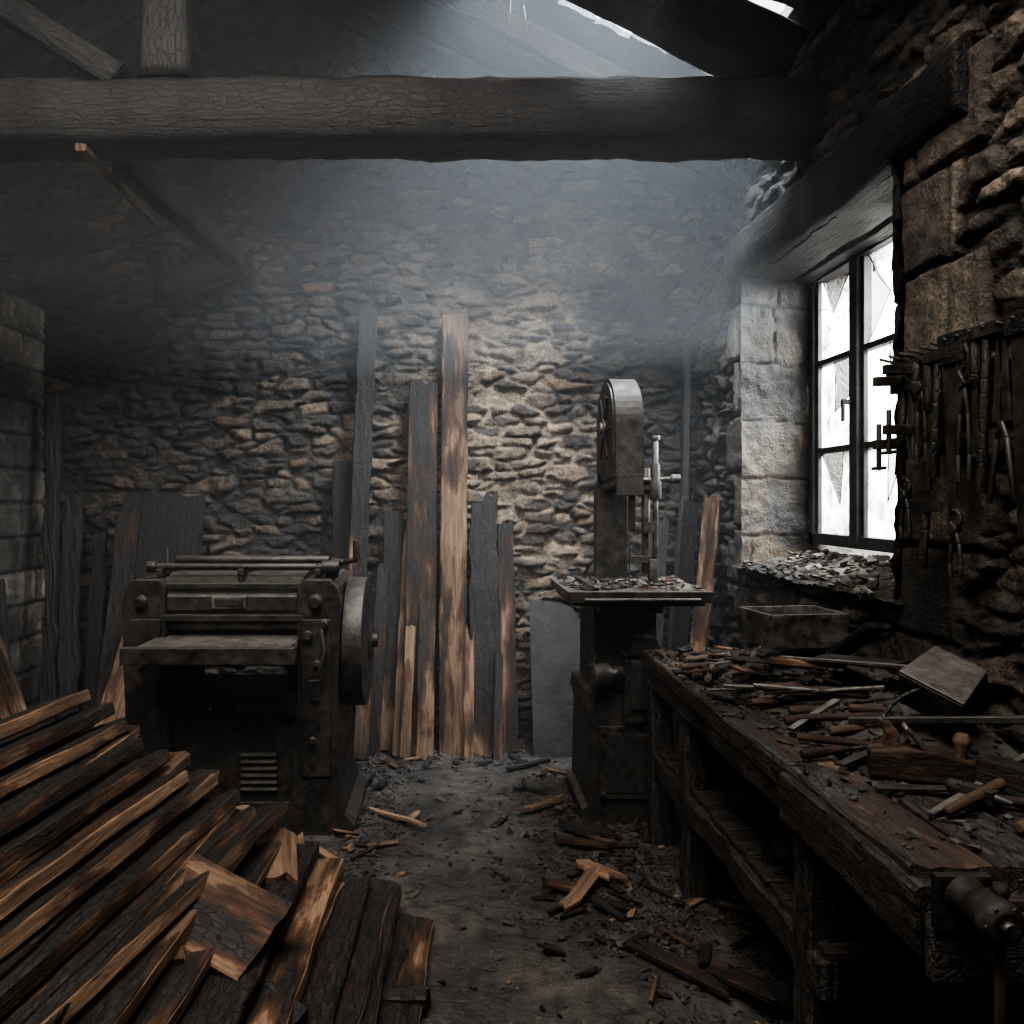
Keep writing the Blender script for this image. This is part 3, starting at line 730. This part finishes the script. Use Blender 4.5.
for i in range(50):
    x=U(.95,1.43); y=U(2.7,3.6); L=U(.08,.24); a=U(0,6.28)
    z=heapz(x,y)+U(.01,.03)
    b.plank((x-L/2*math.cos(a)*.6,y-L/2*math.sin(a),z),(x+L/2*math.cos(a)*.6,y+L/2*math.sin(a),z+U(-.01,.02)),U(.015,.05),U(.005,.014),ch=random.choice((.4,.6,.8,1.1,1.1)),jag=(.02,.03),jit=.003,k=4,roll=U(-.3,.3))
b.obj('bench_debris')

def tool(name,parts): 
    b=MB([M_steel,M_handle,M_dark,M_iron]); parts(b); return b.obj(name,bevel=.0015)
def chisel(x,y,a,L=.3,tilt=0.,z=None):
    z=heapz(x,y)+.026 if z is None else z
    d=Vector((math.cos(a),math.sin(a),tilt)); p=Vector((x,y,z))
    def f(b):
        b.lathe(p,p+d*L*.42,[(0,.009),(.04,.013),(.3,.015),(.7,.011),(.92,.013),(1,.009)],14,mat=1,ch=U(.2,.8))
        b.cyl(p+d*L*.42,p+d*L*.5,.008,.006,10,mat=2)
        c=p+d*L*.75
        b.box(c,(L*.52,U(.014,.028),.007),rot=(0,-math.asin(max(-1,min(1,tilt))),a),mat=2 if R()<.4 else 0)
    return tool('chisel',f)
for (x,y,a,L) in((.98,3.35,.6,.34),(1.02,3.12,.9,.34),(1.05,2.95,.75,.36),(.99,2.86,.35,.34),(1.12,2.80,.5,.34),(1.00,2.66,.15,.36),(1.08,2.55,.05,.36),(1.02,2.44,.2,.32),
    (1.15,2.70,-.4,.32),(.96,2.98,1.2,.30),(1.35,2.9,2.6,.34),(1.1,2.32,.3,.30),(1.22,2.45,-.3,.28),(.93,3.22,.4,.34),(1.28,2.62,2.9,.36),(1.2,2.74,3.3,.34),(1.32,2.52,2.7,.34)):
    chisel(x,y,a,L)
chisel(.935,2.13,.25,.32,0.02,.872)
chisel(1.18,1.66,.5,.30,0.0,.868); chisel(1.40,1.98,2.7,.30,0.0,.875)
def bar(name,p0,p1,w,t,mat=2):
    def f(b): b.plank(p0,p1,w,t,jit=.001,jag=(.002,.002),mat=mat,seg=.3)
    return tool(name,f)
bar('iron_bar',(1.02,1.92,.86),(1.48,1.78,.90),.03,.008)
bar('iron_bar',(1.12,2.25,.93),(1.5,2.0,1.0),.02,.02)
bar('iron_bar',(1.2,2.9,.98),(1.46,2.35,1.05),.03,.01,0)
bar('iron_bar',(1.05,1.75,.86),(1.50,2.06,.90),.018,.012,0)
bar('file',(1.0,2.05,.87),(1.2,2.2,.875),.025,.008)
bar('file',(1.05,2.68,.90),(1.35,2.48,.97),.024,.008,0)
bar('file',(1.0,2.35,.875),(1.22,2.52,.92),.022,.008,0)
def strap(b):
    pts=[(1.18+.02*i,2.2+.01*math.sin(i),.93+.10*math.sin(i/11*math.pi)) for i in range(12)]
    b.tube(pts,.006,8,mat=2)
tool('iron_strap',strap)
def plane(b):
    q=Matrix.Rotation(-.35,3,'Z'); c=Vector((1.17,1.98,.895))
    prof=[(-.12,-.035),(.12,-.035),(.12,.02),(.06,.03),(.03,.04),(-.05,.04),(-.12,.03)]
    V=[]
    for s in(-.032,.032):
        for u,v in prof: V.append(c+q@Vector((u,s,v)))
    n=len(prof); F=[tuple(range(n)),tuple(reversed(range(n,2*n)))]+[(i,i+n,(i+1)%n+n,(i+1)%n) for i in range(n)]
    b.raw(V,F,None,.5,1)
    b.lathe(c+q@Vector((.08,0,.02)),c+q@Vector((.085,0,.085)),[(0,.016),(.3,.012),(.7,.022),(1,.014)],14,mat=1,ch=.4)
    b.box(c+q@Vector((-.01,0,.055)),(.012,.045,.10),rot=(0,-.7,-.35),mat=0)
    tp=[(-.10,.03),(-.055,.03),(-.05,.07),(-.07,.10),(-.10,.105),(-.085,.07)]
    V=[c+q@Vector((u,s,v)) for s in(-.011,.011) for u,v in tp]; n=len(tp)
    b.raw(V,[tuple(range(n)),tuple(reversed(range(n,2*n)))]+[(i,i+n,(i+1)%n+n,(i+1)%n) for i in range(n)],None,.5,1)
o=tool('hand_plane',plane); o.modifiers[0].width=.005
def mallet(b):
    b.box((1.30,1.86,.90),(.07,.12,.08),rot=(0,.1,.4),mat=1,ch=.9); b.cyl((1.30,1.86,.90),(1.08,1.74,.872),.013,.011,12,mat=1,ch=.5)
o=tool('mallet',mallet); o.modifiers[0].width=.006
def ham(h0,h1,zrot):
    def f(b):
        b.cyl(h0,h1,.012,.010,12,mat=1,ch=.5); hx=Vector(h1)+Vector((0,0,.006))
        b.box(hx,(.032,.08,.032),rot=(0,0,zrot),mat=2)
        d=Matrix.Rotation(zrot,3,'Z')@Vector((0,1,0)); b.cyl(hx+d*.03,hx+d*.062,.019,.017,14,mat=2); b.lathe(hx-d*.03,hx-d*.075,[(0,.015),(1,.005)],10,mat=2)
    return f
tool('hammer',ham((1.05,2.42,.89),(1.28,2.30,.93),-.4))
tool('hammer',ham((1.42,1.72,.872),(1.20,1.82,.876),.5))
tool('hammer',ham((1.0,2.30,.87),(1.2,2.14,.885),-.7))
def scoop(b):
    q=Euler((.35,-.25,.5)).to_matrix(); c=Vector((1.38,2.22,1.02))
    def T(*p): return c+q@Vector(tuple(a*.85 for a in p))
    V=[T(-.10,-.09,-.06),T(.10,-.09,-.06),T(.10,.09,-.06),T(-.10,.09,-.06),T(-.11,-.10,.05),T(.07,-.07,.085),T(.07,.10,.085),T(-.11,.11,.05)]
    b.raw(V,[(0,3,2,1),(4,5,6,7),(0,1,5,4),(1,2,6,5),(2,3,7,6),(3,0,4,7)],mat=3)
    b.raw([T(-.11,-.10,.053),T(.07,-.07,.088),T(.07,.10,.088),T(-.11,.11,.053),T(-.11,-.10,.06),T(.07,-.07,.094),T(.07,.10,.094),T(-.11,.11,.06)],[(0,3,2,1),(4,5,6,7),(0,1,5,4),(1,2,6,5),(2,3,7,6),(3,0,4,7)],mat=3)
o=tool('steel_block',scoop); o.modifiers[0].width=.006
def tray(b):
    q=Matrix.Rotation(.12,3,'Z'); c=Vector((1.335,3.12,.99)); w,l,hh,t=.155,.12,.13,.008
    def ring(s,z): return [c+q@Vector((x*w*s,y*l*s,z)) for x,y in((-1,-1),(1,-1),(1,1),(-1,1))]
    V=ring(.92,0)+ring(1.0,hh)+ring(1.04,hh)+ring(1.04,hh-.012)+ring(.95,hh)+ring(.86,.008)
    F=[(3,2,1,0)]
    def st(a,bb):
        for i in range(4): j=(i+1)%4; F.append((a*4+i,a*4+j,bb*4+j,bb*4+i))
    st(0,3); st(3,2); st(2,4); st(4,5); F.append((20,21,22,23))
    b.raw(V,F,mat=0)
tool('metal_tray',tray)
b=MB([M_grey,M_wood]); b.plank((1.43,2.95,.98),(1.48,2.75,1.12),.10,.02,ch=.8); b.plank((1.3,2.8,1.0),(1.45,2.55,1.02),.09,.02,ch=.7,mat=1); b.plank((1.15,2.9,.97),(1.35,2.72,.99),.05,.02,ch=.5,mat=1); b.obj('bench_offcuts')
b=MB([M_handle]); b.lathe((1.26,1.72,.86),(1.28,1.74,.95),[(0,.02),(.5,.022),(.9,.02),(1,.012)],16,ch=.3); b.obj('wood_dowel')

b=MB([M_chalk,M_glass,M_ash])
for i in range(220):
    x=U(1.54,1.98); y=U(2.95,4.35); s=U(.006,.026)*(1 if R()<.85 else 1.8)
    b.box((x,y,1.20+(x-1.55)*.17+s*.2),(s*U(1,2),s,s*.5),rot=(U(-.4,.4),U(-.4,.4),U(0,3)),mat=random.choice((0,0,2,2)),jit=.25)
b.obj('sill_rubble')

# ------------------------------------------------------------------ tool rack on right wall
b=MB([M_grey,M_dark]); b.plank((1.535,2.05,2.0),(1.535,2.80,1.99),.035,.05,ch=.9,jit=.006)
for i in range(12): b.cyl((1.55,2.10+i*.058,2.01),(1.47,2.10+i*.058,2.03),.005,mat=1,n=8)
b.obj('tool_rack')
def hang(kind,y,z0=2.0,L=.35,x=1.49):
    def f(b):
        if kind=='pincers':
            for s in(-1,1):
                b.tube([(x,y+s*.022,z0-L),(x,y+s*.026,z0-L*.8),(x,y+s*.018,z0-L*.5),(x,y,z0-L*.28),(x,y-s*.026,z0-L*.18),(x,y-s*.024,z0-L*.08),(x,y-s*.003,z0)],.007,8,mat=2)
            b.cyl((x-.012,y,z0-L*.28),(x+.012,y,z0-L*.28),.014,mat=2)
        if kind=='hammer':
            b.box((x,y,z0-.01),(.03,.12,.035),mat=3); b.cyl((x,y,z0-.02),(x-.01,y+.01,z0-L),.011,.015,12,mat=1,ch=.9)
        if kind=='chisel':
            b.lathe((x,y,z0),(x,y,z0-L*.4),[(0,.01),(.1,.016),(.8,.018),(1,.01)],12,mat=1,ch=.9); b.box((x,y,z0-L*.7),(.006,.025,L*.6),mat=3)
        if kind=='clamp':
            b.box((x,y,z0-L*.5),(.014,.024,L),mat=3); b.box((x-.04,y,z0-.03),(.10,.024,.03),mat=3); b.box((x-.04,y,z0-L*.7),(.10,.024,.03),mat=3)
            b.cyl((x-.075,y,z0-L*.5),(x-.075,y,z0-L*.95),.008,mat=2); b.cyl((x-.075,y-.04,z0-L*.93),(x-.075,y+.04,z0-L*.93),.006,mat=2)
        if kind=='saw':
            b.raw([(x,y-.05,z0),(x,y+.04,z0),(x,y+.012,z0-L),(x,y-.01,z0-L),(x+.003,y-.05,z0),(x+.003,y+.04,z0),(x+.003,y+.012,z0-L),(x+.003,y-.01,z0-L)],[(0,1,2,3),(7,6,5,4),(0,4,5,1),(1,5,6,2),(2,6,7,3),(3,7,4,0)],mat=3)
            b.box((x,y-.005,z0+.03),(.022,.11,.09),mat=1,ch=.9)
        if kind=='shears':
            for s in(-1,1):
                b.tube([(x,y+s*.05,z0-L),(x,y+s*.02,z0-L*.6),(x,y,z0-L*.5)],.008,8,mat=3); b.box((x,y+s*.014,z0-L*.25),(.008,.028,L*.5),rot=(s*.08,0,0),mat=3)
    nm={'pincers':'pincers','hammer':'hammer','chisel':'chisel','clamp':'bar_clamp','saw':'hand_saw','shears':'tin_shears','square':'try_square'}[kind]
    return tool(nm,f)
random.seed(3)
for kind,y,z,L in (('clamp',2.64,1.97,.34),('hammer',2.625,1.93,.30),('clamp',2.58,2.0,.32),('chisel',2.555,1.99,.3),('pincers',2.53,2.0,.34),('chisel',2.49,1.98,.40),('hammer',2.44,2.0,.38),
    ('saw',2.38,1.97,.50),('pincers',2.32,2.0,.40),('chisel',2.27,2.0,.33),('hammer',2.22,2.03,.46),('shears',2.16,1.98,.44),('saw',2.09,2.0,.55)):
    hang(kind,y,z,L)
for i,(y,z) in enumerate(((2.62,1.62),(2.5,1.54),(2.36,1.52))):
    hang('pincers' if i!=1 else 'hammer',y,z,.2)

# ------------------------------------------------------------------ floor debris
random.seed(9)
b=MB([M_wood,M_ash,M_floor])
def fz(x,y): return .035*(float(fbm(np.array(x*2.2),np.array(y*2.2),71))-.5)
def dens():
    r=R()
    if r<.45: return .9-abs(random.gauss(0,.30)),U(2.7,4.5)
    if r<.58: return -.5+abs(random.gauss(0,.16)),U(3.1,4.8)
    if r<.75: return U(-.6,.9),5.1-abs(random.gauss(0,.26))
    if r<.92: return U(.6,1.5),U(2.1,3.6)
    return U(-.9,.8),U(1.8,5.0)
for i in range(4900):
    x,y=dens(); s=U(.003,.012)*(1 if R()<.88 else 2.0)
    b.box((x,y,fz(x,y)+s*.35),(s*U(1,3.5),s,s*.6),rot=(U(-.4,.4),U(-.4,.4),U(0,3.14)),mat=random.choice((0,1,1,2)),ch=random.choice((.5,.7,1.2,1.2)),jit=.25)
for i in range(130):
    x,y=dens()
    if x<.2 and y<4.3 and x>-.2: continue
    L=U(.04,.20); a=U(0,6.28)
    b.plank((x,y,fz(x,y)+.012),(x+L*math.cos(a),y+L*math.sin(a),fz(x,y)+U(.012,.04)),U(.01,.045),U(.004,.012),ch=random.choice((.4,.6,.8,1.0,1.1)),jag=(.02,.04),jit=.003,k=4)
b.obj('floor_debris')
b=MB([M_wood])
for p0,p1,w,t,c in (((-.42,3.95,.03),(-.1,3.72,.03),.025,.015,.3),((.42,2.95,.03),(.62,3.30,.05),.06,.014,.1),((.52,3.35,.04),(.68,3.15,.05),.07,.014,.3),((.62,2.75,.03),(.88,2.45,.03),.06,.02,.8),
    ((.45,3.6,.03),(.75,3.45,.05),.04,.02,.6),((.5,3.75,.03),(.8,3.62,.03),.06,.02,1.),((.35,3.9,.03),(.6,4.1,.03),.04,.02,.5),((.3,4.5,.03),(.6,4.7,.03),.03,.02,1.),((.35,3.2,.03),(.55,3.1,.03),.05,.015,.6),((.85,2.6,.03),(1.0,2.3,.1),.09,.02,.8)):
    b.plank(p0,p1,w,t,ch=c,jag=(.05,.08),jit=.006,k=5)
b.obj('fallen_sticks')

# ------------------------------------------------------------------ haze: thick smoke layer under the roof, thin air below
def haze(z0_,z1_,dens_):
    m=bpy.data.materials.new('smoke_haze'); m.use_nodes=True; nt=m.node_tree; nt.nodes.clear()
    o=N(nt,'ShaderNodeOutputMaterial'); vs=N(nt,'ShaderNodeVolumeScatter')
    vs.inputs['Color'].default_value=(.90,.95,1,1); vs.inputs['Density'].default_value=dens_; vs.inputs['Anisotropy'].default_value=.1
    nt.links.new(vs.outputs[0],o.inputs['Volume'])
    b=MB([m]); b.box((-1.2,3.9,(z0_+z1_)/2),(5.6,2.5,z1_-z0_)); b.obj('smoke_haze')
haze(2.302,5.0,.062)
haze(.02,2.30,.017)

# ------------------------------------------------------------------ lights
def area(name,loc,target,sx,sy,power,col):
    l=bpy.data.lights.new(name,'AREA'); l.shape='RECTANGLE'; l.size=sx; l.size_y=sy; l.energy=power; l.color=col
    o=link(bpy.data.objects.new(name,l)); o.location=loc
    o.rotation_euler=(Vector(target)-Vector(loc)).to_track_quat('-Z','Y').to_euler(); return o
area('window_daylight',(3.4,3.6,3.2),(1.6,3.85,1.8),1.4,1.2,950,(.97,.985,1.0))
area('skylight_daylight',(1.0,3.45,5.2),(.30,4.2,2.4),1.1,.8,950,(.84,.92,1.0))
area('top_fill_light',(-.7,.4,5.3),(-.1,2.5,0),3.0,2.2,540,(1.0,.93,.86))  # added fill lamp above the opening left in the unseen near roof
w=bpy.data.worlds.new('overcast'); bpy.context.scene.world=w; w.use_nodes=True
w.node_tree.nodes['Background'].inputs[0].default_value=(1.0,.985,.965,1); w.node_tree.nodes['Background'].inputs[1].default_value=2.6

# ------------------------------------------------------------------ camera
c=bpy.data.cameras.new('camera'); c.sensor_width=36; c.lens=28.125; c.shift_x=.0605; c.shift_y=-.012; c.clip_start=.05
co=link(bpy.data.objects.new('camera',c)); co.location=(0,0,1.55); co.rotation_euler=(math.pi/2,0,0)
bpy.context.scene.camera=co
try:
    bpy.context.scene.view_settings.look='AgX - High Contrast'
except Exception as e: print(e)
